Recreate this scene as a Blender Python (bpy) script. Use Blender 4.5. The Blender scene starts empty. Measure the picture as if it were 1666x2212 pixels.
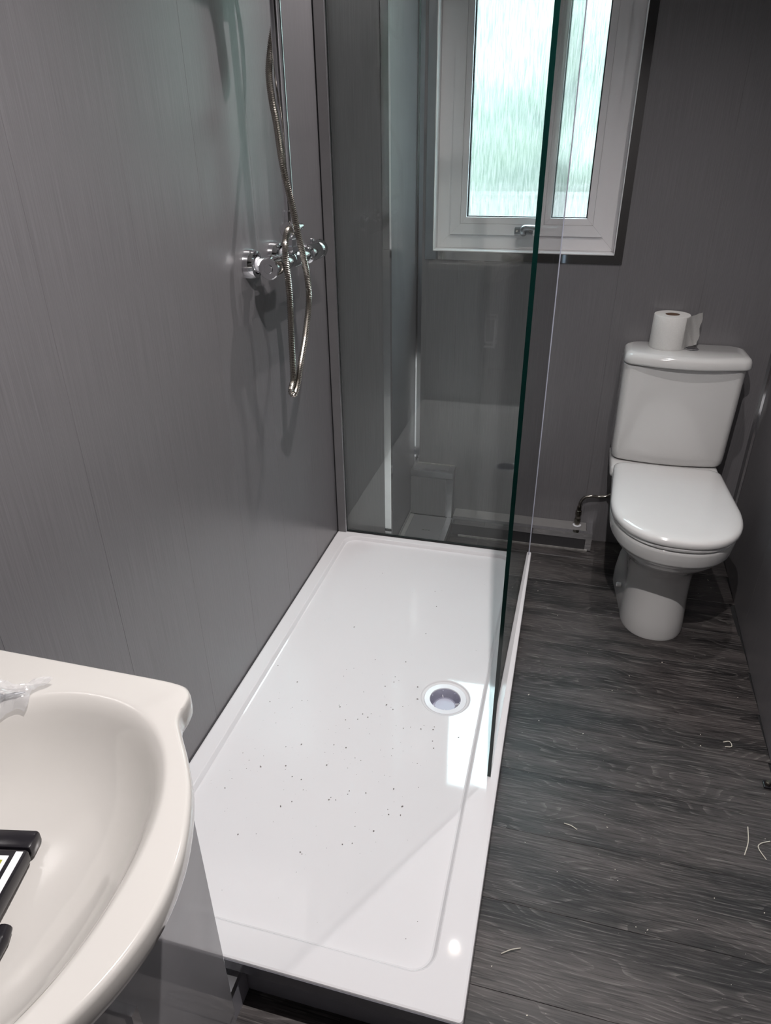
import bpy, bmesh, math, random
from mathutils import Vector, Matrix, noise
from mathutils.bvhtree import BVHTree

SC = bpy.context.scene
COL = SC.collection
PI = math.pi

# ------------------------------------------------------------------ camera
cam = bpy.data.cameras.new('camera')
cam_o = bpy.data.objects.new('camera', cam)
COL.objects.link(cam_o)
cam.sensor_fit = 'HORIZONTAL'
cam.sensor_width = 36.0
cam.lens = 36.0 * 1490.7 / 1666.0
cam.clip_start = 0.02
_R = (Matrix.Rotation(0.26224, 4, 'Z') @ Matrix.Rotation(1.07409, 4, 'X') @ Matrix.Rotation(-0.01095, 4, 'Z'))
cam_o.matrix_world = Matrix.Translation((0.743, -0.600, 1.421)) @ _R
SC.camera = cam_o

# ------------------------------------------------------------------ world / daylight / exposure
W = bpy.data.worlds.new('daylight')
SC.world = W
W.use_nodes = True
_n = W.node_tree.nodes
_bg = _n['Background']
_bg.inputs[0].default_value = (0.72, 0.87, 1.0, 1)      # bright even overcast
_bg.inputs[1].default_value = 36.0

SC.view_settings.view_transform = 'Standard'
SC.view_settings.look = 'None'
SC.view_settings.gamma = 1.0
SC.view_settings.use_curve_mapping = False
SC.view_settings.exposure = 0.95
SC.cycles.use_denoising = True
SC.cycles.max_bounces = 10
SC.cycles.transparent_max_bounces = 24
SC.cycles.sample_clamp_indirect = 6.0

# portal: the window opening through which daylight enters
_pl = bpy.data.lights.new('window_portal', 'AREA')
_pl.shape = 'RECTANGLE'
_pl.size, _pl.size_y = 0.50, 0.90
_pl.cycles.is_portal = True
_po = bpy.data.objects.new('window_portal', _pl)
COL.objects.link(_po)
_po.matrix_world = Matrix.Translation((0.56, 2.06, 1.60)) @ Matrix.Rotation(-PI / 2, 4, 'X')

LAMP_W = 32.0
LAMP_COL = (1.0, 0.950, 0.935)

# ------------------------------------------------------------------ material helpers
def nm(name):
    m = bpy.data.materials.new(name)
    m.use_nodes = True
    nt = m.node_tree
    return m, nt, nt.nodes['Principled BSDF']

def mat(name, col, rough=0.5, metal=0.0, coat=0.0, spec=0.5, noise_amt=0.0, noise_scale=20.0, bump=0.0, trans=0.0):
    m, nt, b = nm(name)
    b.inputs['Base Color'].default_value = (*col, 1)
    b.inputs['Roughness'].default_value = rough
    b.inputs['Metallic'].default_value = metal
    b.inputs['Coat Weight'].default_value = coat
    b.inputs['Coat Roughness'].default_value = 0.05
    b.inputs['Specular IOR Level'].default_value = spec
    if noise_amt or bump:
        tc = nt.nodes.new('ShaderNodeTexCoord')
        nz = nt.nodes.new('ShaderNodeTexNoise')
        nz.inputs['Scale'].default_value = noise_scale
        nz.inputs['Detail'].default_value = 6
        nt.links.new(tc.outputs['Object'], nz.inputs['Vector'])
        if noise_amt:
            rp = nt.nodes.new('ShaderNodeValToRGB')
            rp.color_ramp.elements[0].position = 0.3
            rp.color_ramp.elements[1].position = 0.7
            rp.color_ramp.elements[0].color = (*[c * (1 - noise_amt) for c in col], 1)
            rp.color_ramp.elements[1].color = (*[min(1, c * (1 + noise_amt)) for c in col], 1)
            nt.links.new(nz.outputs['Fac'], rp.inputs['Fac'])
            nt.links.new(rp.outputs['Color'], b.inputs['Base Color'])
        if bump:
            bp = nt.nodes.new('ShaderNodeBump')
            bp.inputs['Strength'].default_value = 1.0
            bp.inputs['Distance'].default_value = bump
            nt.links.new(nz.outputs['Fac'], bp.inputs['Height'])
            nt.links.new(bp.outputs['Normal'], b.inputs['Normal'])
    return m

def wall_panel_mat(name, dark, light, rough):
    """grey PVC wall panelling with fine vertical strands"""
    m, nt, b = nm(name)
    L = nt.links.new
    tc = nt.nodes.new('ShaderNodeTexCoord')
    mp = nt.nodes.new('ShaderNodeMapping'); mp.inputs['Scale'].default_value = (420, 420, 5.0)
    n1 = nt.nodes.new('ShaderNodeTexNoise'); n1.inputs['Scale'].default_value = 1.0; n1.inputs['Detail'].default_value = 5; n1.inputs['Roughness'].default_value = 0.65
    mp2 = nt.nodes.new('ShaderNodeMapping'); mp2.inputs['Scale'].default_value = (1100, 1100, 22)
    n2 = nt.nodes.new('ShaderNodeTexNoise'); n2.inputs['Scale'].default_value = 1.0; n2.inputs['Detail'].default_value = 2
    L(tc.outputs['Object'], mp.inputs['Vector']); L(mp.outputs[0], n1.inputs['Vector'])
    L(tc.outputs['Object'], mp2.inputs['Vector']); L(mp2.outputs[0], n2.inputs['Vector'])
    ad = nt.nodes.new('ShaderNodeMath'); ad.operation = 'MULTIPLY_ADD'
    L(n2.outputs['Fac'], ad.inputs[0]); ad.inputs[1].default_value = 0.35; L(n1.outputs['Fac'], ad.inputs[2])
    rp = nt.nodes.new('ShaderNodeValToRGB')
    e = rp.color_ramp.elements
    e[0].position = 0.45; e[0].color = (*dark, 1)
    e[1].position = 0.85; e[1].color = (*light, 1)
    L(ad.outputs[0], rp.inputs['Fac']); L(rp.outputs['Color'], b.inputs['Base Color'])
    bp = nt.nodes.new('ShaderNodeBump'); bp.inputs['Distance'].default_value = 0.00012; bp.inputs['Strength'].default_value = 0.6
    L(n1.outputs['Fac'], bp.inputs['Height']); L(bp.outputs['Normal'], b.inputs['Normal'])
    b.inputs['Roughness'].default_value = rough
    b.inputs['Specular IOR Level'].default_value = 0.85
    return m

def plank_mat():
    m, nt, b = nm('dark_oak_vinyl')
    L = nt.links.new
    N = nt.nodes.new
    tc = N('ShaderNodeTexCoord'); oi = N('ShaderNodeObjectInfo')
    mul = N('ShaderNodeVectorMath'); mul.operation = 'MULTIPLY_ADD'
    cmb = N('ShaderNodeCombineXYZ')
    for i in range(3): L(oi.outputs['Random'], cmb.inputs[i])
    mul.inputs[1].default_value = (17.3, 9.1, 4.7)
    L(cmb.outputs[0], mul.inputs[0]); L(tc.outputs['Object'], mul.inputs[2])
    # low-frequency warp makes the grain bend round knots
    mw = N('ShaderNodeMapping'); mw.inputs['Scale'].default_value = (2.3, 8.5, 1)
    L(mul.outputs[0], mw.inputs['Vector'])
    nw = N('ShaderNodeTexNoise'); nw.inputs['Scale'].default_value = 1.0; nw.inputs['Detail'].default_value = 2.0
    L(mw.outputs[0], nw.inputs['Vector'])
    # growth rings from the warped field
    sx = N('ShaderNodeSeparateXYZ'); L(mul.outputs[0], sx.inputs[0])
    yk = N('ShaderNodeMath'); yk.operation = 'MULTIPLY'; yk.inputs[1].default_value = 78.0; L(sx.outputs['Y'], yk.inputs[0])
    ring = N('ShaderNodeMath'); ring.operation = 'MULTIPLY_ADD'; ring.inputs[1].default_value = 19.0
    L(nw.outputs['Fac'], ring.inputs[0]); L(yk.outputs[0], ring.inputs[2])
    fr = N('ShaderNodeMath'); fr.operation = 'FRACT'; L(ring.outputs[0], fr.inputs[0])
    # fine fibres
    mf = N('ShaderNodeMapping'); mf.inputs['Scale'].default_value = (11, 300, 1)
    L(mul.outputs[0], mf.inputs['Vector'])
    nf = N('ShaderNodeTexNoise'); nf.inputs['Scale'].default_value = 1.0; nf.inputs['Detail'].default_value = 5; nf.inputs['Roughness'].default_value = 0.7
    L(mf.outputs[0], nf.inputs['Vector'])
    # broad tone patches
    mb = N('ShaderNodeMapping'); mb.inputs['Scale'].default_value = (2.5, 14, 1)
    L(mul.outputs[0], mb.inputs['Vector'])
    nb = N('ShaderNodeTexNoise'); nb.inputs['Scale'].default_value = 1.0; nb.inputs['Detail'].default_value = 4
    L(mb.outputs[0], nb.inputs['Vector'])
    r1 = N('ShaderNodeValToRGB'); e = r1.color_ramp.elements
    e[0].position = 0.38; e[0].color = (0.010, 0.009, 0.010, 1)
    e[1].position = 0.64; e[1].color = (0.070, 0.061, 0.060, 1)
    L(nb.outputs['Fac'], r1.inputs['Fac'])
    r2 = N('ShaderNodeValToRGB'); e = r2.color_ramp.elements      # thin pale ring lines
    e[0].position = 0.0; e[0].color = (0.85, 0.85, 0.85, 1)
    e[1].position = 0.34; e[1].color = (0, 0, 0, 1)
    L(fr.outputs[0], r2.inputs['Fac'])
    rf = N('ShaderNodeValToRGB'); e = rf.color_ramp.elements      # fibre mask
    e[0].position = 0.44; e[0].color = (0, 0, 0, 1)
    e[1].position = 0.72; e[1].color = (1, 1, 1, 1)
    L(nf.outputs['Fac'], rf.inputs['Fac'])
    rd = N('ShaderNodeValToRGB'); e = rd.color_ramp.elements      # dark pores
    e[0].position = 0.32; e[0].color = (0.12, 0.12, 0.12, 1)
    e[1].position = 0.50; e[1].color = (1, 1, 1, 1)
    L(nf.outputs['Fac'], rd.inputs['Fac'])
    m1 = N('ShaderNodeMix'); m1.data_type = 'RGBA'; m1.blend_type = 'MULTIPLY'; m1.inputs[0].default_value = 1.0
    L(r1.outputs['Color'], m1.inputs[6]); L(rd.outputs['Color'], m1.inputs[7])
    mk_ = N('ShaderNodeMath'); mk_.operation = 'MULTIPLY'
    L(r2.outputs['Color'], mk_.inputs[0]); L(rf.outputs['Color'], mk_.inputs[1])
    fac = N('ShaderNodeMath'); fac.operation = 'MULTIPLY_ADD'; fac.inputs[1].default_value = 0.14
    L(rf.outputs['Color'], fac.inputs[0]); L(mk_.outputs[0], fac.inputs[2])
    fc = N('ShaderNodeMath'); fc.operation = 'MULTIPLY'; fc.inputs[1].default_value = 0.95; fc.use_clamp = True
    L(fac.outputs[0], fc.inputs[0])
    m2 = N('ShaderNodeMix'); m2.data_type = 'RGBA'
    L(fc.outputs[0], m2.inputs[0]); L(m1.outputs[2], m2.inputs[6]); m2.inputs[7].default_value = (0.25, 0.232, 0.22, 1)
    L(m2.outputs[2], b.inputs['Base Color'])
    b.inputs['Roughness'].default_value = 0.42
    bp = N('ShaderNodeBump'); bp.inputs['Distance'].default_value = 0.0003; bp.inputs['Strength'].default_value = 0.5
    L(nf.outputs['Fac'], bp.inputs['Height']); L(bp.outputs['Normal'], b.inputs['Normal'])
    return m

def sheet_glass_mat(name, tint):
    """toughened shower glass: light goes straight through, both faces mirror by Fresnel"""
    m = bpy.data.materials.new(name); m.use_nodes = True
    nt = m.node_tree; nt.nodes.clear()
    out = nt.nodes.new('ShaderNodeOutputMaterial')
    mix = nt.nodes.new('ShaderNodeMixShader')
    tr = nt.nodes.new('ShaderNodeBsdfTransparent'); tr.inputs[0].default_value = (*tint, 1)
    gl = nt.nodes.new('ShaderNodeBsdfGlossy'); gl.inputs['Roughness'].default_value = 0.0
    lw = nt.nodes.new('ShaderNodeFresnel')
    geo = nt.nodes.new('ShaderNodeNewGeometry')           # straight-through sheet: both faces mirror as air-to-glass
    mr = nt.nodes.new('ShaderNodeMapRange'); mr.inputs['To Min'].default_value = 1.5; mr.inputs['To Max'].default_value = 1 / 1.5
    nt.links.new(geo.outputs['Backfacing'], mr.inputs['Value']); nt.links.new(mr.outputs[0], lw.inputs['IOR'])
    nt.links.new(lw.outputs[0], mix.inputs[0]); nt.links.new(tr.outputs[0], mix.inputs[1]); nt.links.new(gl.outputs[0], mix.inputs[2])
    nt.links.new(mix.outputs[0], out.inputs[0])
    return m

def obscure_glass_mat():
    """bark-textured privacy glass"""
    m = bpy.data.materials.new('obscure_glass'); m.use_nodes = True
    nt = m.node_tree; nt.nodes.clear(); N = nt.nodes.new; L = nt.links.new
    out = N('ShaderNodeOutputMaterial')
    tc = N('ShaderNodeTexCoord')
    mp = N('ShaderNodeMapping'); mp.inputs['Scale'].default_value = (150, 1, 9); mp.inputs['Rotation'].default_value = (0, 0.06, 0)
    n1 = N('ShaderNodeTexNoise'); n1.inputs['Scale'].default_value = 1.0; n1.inputs['Detail'].default_value = 3; n1.inputs['Distortion'].default_value = 0.6
    L(tc.outputs['Object'], mp.inputs[0]); L(mp.outputs[0], n1.inputs['Vector'])
    bp = N('ShaderNodeBump'); bp.inputs['Distance'].default_value = 0.0030; bp.inputs['Strength'].default_value = 1.0
    L(n1.outputs['Fac'], bp.inputs['Height'])
    tl = N('ShaderNodeBsdfTranslucent'); tl.inputs[0].default_value = (0.92, 0.98, 0.94, 1); L(bp.outputs[0], tl.inputs['Normal'])
    rf = N('ShaderNodeBsdfRefraction'); rf.inputs['IOR'].default_value = 1.35; rf.inputs['Roughness'].default_value = 0.06; rf.inputs[0].default_value = (0.95, 1, 0.97, 1); L(bp.outputs[0], rf.inputs['Normal'])
    tr = N('ShaderNodeBsdfTransparent'); tr.inputs[0].default_value = (0.95, 1.0, 0.97, 1)
    # rolled streaks: bright and dark of refraction painted into the glass tint
    mp3 = N('ShaderNodeMapping'); mp3.inputs['Scale'].default_value = (240, 1, 16); mp3.inputs['Rotation'].default_value = (0, 0.06, 0)
    n3 = N('ShaderNodeTexNoise'); n3.inputs['Scale'].default_value = 1.0; n3.inputs['Detail'].default_value = 4; n3.inputs['Roughness'].default_value = 0.65; n3.inputs['Distortion'].default_value = 0.5
    L(tc.outputs['Object'], mp3.inputs[0]); L(mp3.outputs[0], n3.inputs['Vector'])
    r3 = N('ShaderNodeValToRGB'); r3.color_ramp.elements[0].position = 0.36; r3.color_ramp.elements[0].color = (0.72, 0.79, 0.74, 1)
    r3.color_ramp.elements[1].position = 0.62; r3.color_ramp.elements[1].color = (0.97, 1.0, 0.98, 1)
    L(n3.outputs['Fac'], r3.inputs['Fac']); L(r3.outputs[0], tr.inputs[0]); L(r3.outputs[0], rf.inputs[0])
    gl = N('ShaderNodeBsdfGlossy'); gl.inputs['Roughness'].default_value = 0.1; L(bp.outputs[0], gl.inputs['Normal'])
    a = N('ShaderNodeMixShader'); a.inputs[0].default_value = 0.98; L(tl.outputs[0], a.inputs[1]); L(rf.outputs[0], a.inputs[2])
    c = N('ShaderNodeMixShader'); c.inputs[0].default_value = 0.38; L(a.outputs[0], c.inputs[1]); L(tr.outputs[0], c.inputs[2])
    d = N('ShaderNodeMixShader'); d.inputs[0].default_value = 0.05; L(c.outputs[0], d.inputs[1]); L(gl.outputs[0], d.inputs[2])
    L(d.outputs[0], out.inputs[0])
    return m

def film_mat():
    m = bpy.data.materials.new('clear_film'); m.use_nodes = True
    nt = m.node_tree; nt.nodes.clear(); N = nt.nodes.new; L = nt.links.new
    out = N('ShaderNodeOutputMaterial')
    tr = N('ShaderNodeBsdfTransparent'); tr.inputs[0].default_value = (0.95, 0.95, 0.96, 1)
    gl = N('ShaderNodeBsdfGlossy'); gl.inputs['Roughness'].default_value = 0.08
    df = N('ShaderNodeBsdfDiffuse'); df.inputs[0].default_value = (0.9, 0.9, 0.92, 1)
    a = N('ShaderNodeMixShader'); a.inputs[0].default_value = 0.26; L(tr.outputs[0], a.inputs[1]); L(df.outputs[0], a.inputs[2])
    b = N('ShaderNodeMixShader'); b.inputs[0].default_value = 0.16; L(a.outputs[0], b.inputs[1]); L(gl.outputs[0], b.inputs[2])
    L(b.outputs[0], out.inputs[0])
    return m

M = {}
M['panel'] = wall_panel_mat('grey_strand_panel', (0.128, 0.123, 0.130), (0.174, 0.168, 0.176), 0.29)
M['core'] = mat('dark_joint', (0.010, 0.010, 0.011), 0.8, noise_amt=0.1)
M['plank'] = plank_mat()
M['ceil'] = mat('white_ceiling_board', (0.78, 0.77, 0.75), 0.5, noise_amt=0.02)
M['tray'] = mat('white_acrylic', (0.755, 0.74, 0.757), 0.040, coat=0.0, noise_amt=0.006, noise_scale=6)
M['ceramic'] = mat('white_ceramic', (0.64, 0.632, 0.625), 0.10, coat=0.5, noise_amt=0.006, noise_scale=9)
M['seatplastic'] = mat('white_seat_plastic', (0.66, 0.65, 0.645), 0.14, coat=0.3, noise_amt=0.006)
M['basin'] = mat('cream_white_ceramic', (0.55, 0.53, 0.505), 0.12, coat=0.5, noise_amt=0.008, noise_scale=9)
M['chrome'] = mat('chrome', (0.82, 0.82, 0.84), 0.07, 1.0, noise_amt=0.02)
M['hosemetal'] = mat('steel_hose', (0.42, 0.39, 0.35), 0.20, 1.0, noise_amt=0.05)
M['alu'] = mat('satin_aluminium', (0.62, 0.62, 0.64), 0.30, 1.0, noise_amt=0.05, noise_scale=40)
M['greytrim'] = mat('grey_metal_trim', (0.24, 0.232, 0.230), 0.32, 0.0, noise_amt=0.06, noise_scale=30)
M['polished'] = mat('polished_aluminium', (0.74, 0.74, 0.75), 0.16, 1.0, noise_amt=0.03, noise_scale=30)
M['whitetrim'] = mat('white_trim', (0.62, 0.62, 0.62), 0.28, noise_amt=0.02)
M['profile'] = mat('grey_wall_profile', (0.15, 0.145, 0.15), 0.35, noise_amt=0.04)
M['glass'] = sheet_glass_mat('shower_glass', (0.965, 0.985, 0.975))
M['glassedge'] = mat('green_glass_edge', (0.0012, 0.0130, 0.0110), 0.10, noise_amt=0.2, noise_scale=12)
M['seal'] = mat('clear_plastic_seal', (0.55, 0.57, 0.68), 0.25, noise_amt=0.05)
M['upvc'] = mat('white_upvc', (0.70, 0.68, 0.69), 0.30, noise_amt=0.015)
M['gasket'] = mat('black_gasket', (0.008, 0.008, 0.010), 0.6, noise_amt=0.2)
M['obscure'] = obscure_glass_mat()
M['handlemetal'] = mat('grey_handle_metal', (0.38, 0.39, 0.41), 0.30, 0.8, noise_amt=0.05)
M['gloss_grey'] = mat('gloss_grey_board', (0.30, 0.295, 0.31), 0.05, coat=0.8, noise_amt=0.02)
M['riser'] = mat('dark_grey_riser', (0.34, 0.34, 0.38), 0.35, noise_amt=0.06)
M['darkgloss'] = mat('dark_gloss_board', (0.045, 0.043, 0.046), 0.10, noise_amt=0.06)
M['edgegrey'] = mat('gloss_grey_strip', (0.15, 0.15, 0.17), 0.12, noise_amt=0.04)
M['black'] = mat('black_plastic', (0.010, 0.009, 0.012), 0.25, noise_amt=0.1)
M['paper'] = mat('tissue_paper', (0.66, 0.65, 0.635), 0.95, noise_amt=0.03, noise_scale=180, bump=0.0006)
M['card'] = mat('brown_card', (0.16, 0.10, 0.07), 0.9, noise_amt=0.1)
M['film'] = film_mat()
M['brass'] = mat('dull_plated_valve', (0.28, 0.26, 0.22), 0.25, 1.0, noise_amt=0.15)
M['white_pl'] = mat('white_plastic', (0.82, 0.82, 0.86), 0.25, noise_amt=0.01)
M['lilac_pl'] = mat('pale_grey_waste_plastic', (0.50, 0.50, 0.60), 0.3, noise_amt=0.03)
M['grit'] = mat('grey_grit', (0.22, 0.20, 0.19), 0.9, noise_amt=0.3, noise_scale=90)
M['shaving'] = mat('pale_plastic_shaving', (0.62, 0.58, 0.50), 0.6, noise_amt=0.1)
M['caulk'] = mat('grey_sealant', (0.24, 0.23, 0.22), 0.5, noise_amt=0.25, noise_scale=60)
M['leaf'] = mat('hedge_leaves', (0.0122, 0.0142, 0.0084), 0.7, noise_amt=0.85, noise_scale=4.0)
M['render'] = mat('pale_render', (0.022, 0.018, 0.016), 0.9, noise_amt=0.1, noise_scale=4)
M['lawn'] = mat('pale_patio', (0.025, 0.024, 0.022), 0.9, noise_amt=0.15, noise_scale=2)
M['door'] = mat('unlit_hall_tone', (0.035, 0.033, 0.032), 0.4, noise_amt=0.02)  # dark tone stands in for the unlit hallway that the chrome reflects
M['emit'] = mat('lamp_lens', (0.9, 0.85, 0.75), 0.4)
_e = M['emit'].node_tree.nodes['Principled BSDF']
_e.inputs['Emission Color'].default_value = (1.0, 0.85, 0.68, 1); _e.inputs['Emission Strength'].default_value = 2.5

# ------------------------------------------------------------------ mesh helpers
def box(bm, x0, x1, y0, y1, z0, z1):
    v = [bm.verts.new(p) for p in ((x0, y0, z0), (x1, y0, z0), (x1, y1, z0), (x0, y1, z0), (x0, y0, z1), (x1, y0, z1), (x1, y1, z1), (x0, y1, z1))]
    for f in ((0, 3, 2, 1), (4, 5, 6, 7), (0, 1, 5, 4), (1, 2, 6, 5), (2, 3, 7, 6), (3, 0, 4, 7)):
        bm.faces.new([v[i] for i in f])
    return v

def boxes(*bs):
    bm = bmesh.new()
    for b in bs: box(bm, *b)
    return bm

def bbox(x0, x1, y0, y1, z0, z1, r=0.002, seg=2):
    bm = boxes((x0, x1, y0, y1, z0, z1))
    bmesh.ops.bevel(bm, geom=bm.edges[:], offset=r, segments=seg, profile=0.5, affect='EDGES')
    return bm

def loft(rings, cap0=True, cap1=True):
    bm = bmesh.new()
    vs = [[bm.verts.new(p) for p in r] for r in rings]
    n = len(rings[0])
    for a, b in zip(vs, vs[1:]):
        for i in range(n):
            j = (i + 1) % n
            bm.faces.new((a[i], a[j], b[j], b[i]))
    if cap0: bm.faces.new(list(reversed(vs[0])))
    if cap1: bm.faces.new(vs[-1])
    bmesh.ops.recalc_face_normals(bm, faces=bm.faces[:])
    return bm

def lathe(prof, c, axis='Z', n=32, cap0=True, cap1=True):
    rings = []
    for r, h in prof:
        ring = []
        for i in range(n):
            a = 2 * PI * i / n
            u, v = r * math.cos(a), r * math.sin(a)
            p = {'Z': (u, v, h), 'Y': (u, h, v), 'X': (h, u, v)}[axis]
            ring.append((c[0] + p[0], c[1] + p[1], c[2] + p[2]))
        rings.append(ring)
    return loft(rings, cap0, cap1)

def catmull(pts, n, closed=False):
    pts = [Vector(p) for p in pts]
    out = []
    m = len(pts) if closed else len(pts) - 1
    for i in range(m):
        if closed:
            p0, p1, p2, p3 = pts[i - 1], pts[i], pts[(i + 1) % len(pts)], pts[(i + 2) % len(pts)]
        else:
            p1, p2 = pts[i], pts[i + 1]
            p0 = pts[i - 1] if i else p1 * 2 - p2
            p3 = pts[i + 2] if i + 2 < len(pts) else p2 * 2 - p1
        for k in range(n):
            t = k / n
            out.append(0.5 * ((2 * p1) + (p2 - p0) * t + (2 * p0 - 5 * p1 + 4 * p2 - p3) * t * t + (3 * p1 - p0 - 3 * p2 + p3) * t ** 3))
    if not closed: out.append(pts[-1])
    return out

def tube(pts, rad, n=12, cap=True):
    """rad: number or function(i, arclength)"""
    pts = [Vector(p) for p in pts]
    rings = []
    up = None; s = 0.0
    for i, p in enumerate(pts):
        if i: s += (p - pts[i - 1]).length
        t = (pts[min(i + 1, len(pts) - 1)] - pts[max(i - 1, 0)]).normalized()
        if up is None:
            up = Vector((1, 0, 0)) if abs(t.x) < 0.9 else Vector((0, 1, 0))
        up = (up - t * up.dot(t)).normalized()
        w = t.cross(up)
        r = rad(i, s) if callable(rad) else rad
        rings.append([p + (up * math.cos(2 * PI * k / n) + w * math.sin(2 * PI * k / n)) * r for k in range(n)])
    return loft(rings, cap, cap)

def even(pts, step):
    pts = [Vector(p) for p in pts]
    out = [pts[0]]; carry = 0.0
    for a, b in zip(pts, pts[1:]):
        d = (b - a).length; t = step - carry
        while t <= d:
            out.append(a + (b - a) * (t / d)); t += step
        carry = (carry + d) % step
    return out

def rrect(x0, x1, y0, y1, r, z, k=8):
    out = []
    for cx, cy, a0 in ((x1 - r, y1 - r, 0), (x0 + r, y1 - r, PI / 2), (x0 + r, y0 + r, PI), (x1 - r, y0 + r, 1.5 * PI)):
        for i in range(k + 1):
            a = a0 + PI / 2 * i / k
            out.append((cx + r * math.cos(a), cy + r * math.sin(a), z))
    return out

def smooth(o, deg=40):
    me = o.data
    for p in me.polygons: p.use_smooth = True
    try:
        me.set_sharp_from_angle(angle=math.radians(deg))
    except Exception:
        pass
    return o

def mk(name, bm, m, parent=None, origin=None, sm=None):
    """one mesh object; vertices are given in world space, origin at the parent's / own base"""
    if parent is not None:
        g = parent; off = Vector((0, 0, 0))
        while g is not None:
            off += Vector(g.location); g = g.parent
        loc = Vector((0, 0, 0))
    else:
        if origin is None:
            xs = [v.co for v in bm.verts]
            origin = (sum(v.x for v in xs) / len(xs), sum(v.y for v in xs) / len(xs), min(v.z for v in xs))
        off = Vector(origin); loc = off
    for v in bm.verts: v.co -= off
    me = bpy.data.meshes.new(name)
    bm.to_mesh(me); bm.free()
    ms = m if isinstance(m, (list, tuple)) else [m]
    for x in ms: me.materials.append(x)
    o = bpy.data.objects.new(name, me)
    COL.objects.link(o)
    o.location = loc
    if parent is not None: o.parent = parent
    if sm is not None: smooth(o, sm)
    return o

def thing(name, loc, label, cat, group=None):
    o = bpy.data.objects.new(name, None)
    o.empty_display_size = 0.05
    COL.objects.link(o)
    o.location = loc
    return tag(o, label, cat, group)

def tag(o, label, cat, group=None, kind=None):
    o['label'] = label; o['category'] = cat
    if group: o['group'] = group
    if kind: o['kind'] = kind
    return o

def struct(name, bm, m, label=None, origin=None):
    o = mk(name, bm, m, origin=origin or (0, 0, 0))
    o['kind'] = 'structure'
    if label: o['label'] = label; o['category'] = name.split('_')[0]
    return o

# ================================================================== STRUCTURE
ZC = 2.30
YB = 1.90           # face of the back wall
YN = -1.15          # near wall behind the camera
XR0, XRS = 1.411, 0.04   # right wall x at YB and its lean towards the camera
def xr(y): return XR0 - XRS * (YB - y)

# ---- floor: base + planks running across the room
floor = struct('floor', boxes((-0.05, 1.60, YN - 0.05, 2.0, -0.06, -0.0042)), M['core'], 'dark grey wood effect plank floor')
PW = 0.1785
rng = random.Random(4)
rows = []
y = 0.500 - PW * 10
while y < YB:
    if y + PW > YN: rows.append(y)
    y += PW
for y in rows:
    y0, y1 = max(y, YN), min(y + PW - 0.0005, YB + 0.02)
    end = xr((y0 + y1) / 2) - 0.003
    if 1.42 < (y0 + y1) / 2 < 1.66: end -= 0.010
    cut = 0.12 + rng.random() * 0.45 if y > -0.2 else -0.2 + rng.random() * 0.9
    spans = [(0.0, cut - 0.0006), (cut, end)] if cut > 0.05 else [(0.0, end)]
    for a, b in spans:
        bm = bbox(a, b, y0, y1, -0.004, 0.0, 0.0005, 1)
        mk('plank', bm, M['plank'], floor)

# ---- left wall
wall_left = struct('wall_left', boxes((-0.10, -0.0085, YN - 0.05, 2.05, -0.01, ZC)), M['core'], 'grey glossy panelled wall behind the shower valve')
seams = [0.02 + 0.25 * k for k in range(-5, 9)]
for a, b in zip(seams, seams[1:]):
    a2, b2 = max(a, YN), min(b - 0.0003, 1.90)
    if b2 - a2 < 0.01: continue
    mk('wall_panel', bbox(-0.008, 0.0, a2, b2, 0.0, ZC - 0.002, 0.0004, 1), M['panel'], wall_left)

# ---- back wall with the window opening
OX0, OX1, OZ0, OZ1 = 0.252, 0.859, 1.075, 2.06
wall_back = struct('wall_back', boxes((-0.05, OX0 - .001, YB + .0085, 2.08, -0.01, ZC), (OX1 + .001, 1.60, YB + .0085, 2.08, -0.01, ZC),
                                      (OX0, OX1, YB + .0085, 2.08, -0.01, OZ0 - .001), (OX0, OX1, YB + .0085, 2.08, OZ1 + .001, ZC)), M['core'],
                   'dark grey panelled wall around the window and behind the toilet')
bs = [0.0, 0.344, 0.612, 0.880, 1.148, 1.416]
for a, b in zip(bs, bs[1:]):
    b -= 0.0003
    pcs = []
    if b < OX0 or a > OX1: pcs = [(a, b, YB, YB + .008, 0, ZC - .002)]
    else:
        l, r = max(a, OX0), min(b, OX1)
        pcs = [(l, r, YB, YB + .008, 0, OZ0), (l, r, YB, YB + .008, OZ1, ZC - .002)]
        if a < OX0: pcs.append((a, OX0, YB, YB + .008, 0, ZC - .002))
        if b > OX1: pcs.append((OX1, b, YB, YB + .008, 0, ZC - .002))
    mk('wall_panel', boxes(*pcs), M['panel'], wall_back)

# ---- right wall (leans in slightly towards the camera)
def lean_box(y0, y1, t0, t1, z0, z1):
    bm = bmesh.new()
    p = [(xr(y0) + t0, y0), (xr(y0) + t1, y0), (xr(y1) + t1, y1), (xr(y1) + t0, y1)]
    lo = [bm.verts.new((x, y, z0)) for x, y in p]; hi = [bm.verts.new((x, y, z1)) for x, y in p]
    bm.faces.new(lo[::-1]); bm.faces.new(hi)
    for i in range(4): bm.faces.new((lo[i], lo[(i + 1) % 4], hi[(i + 1) % 4], hi[i]))
    return bm
wall_right = struct('wall_right', lean_box(YN - .05, 2.05, .0085, .10, -0.01, ZC), M['core'], 'dark grey panelled wall beside the toilet')
yy = YB
while yy > YN:
    mk('wall_panel', lean_box(max(yy - .4993, YN), yy, 0, .008, 0.0, ZC - .002), M['panel'], wall_right)
    yy -= 0.5

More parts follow.
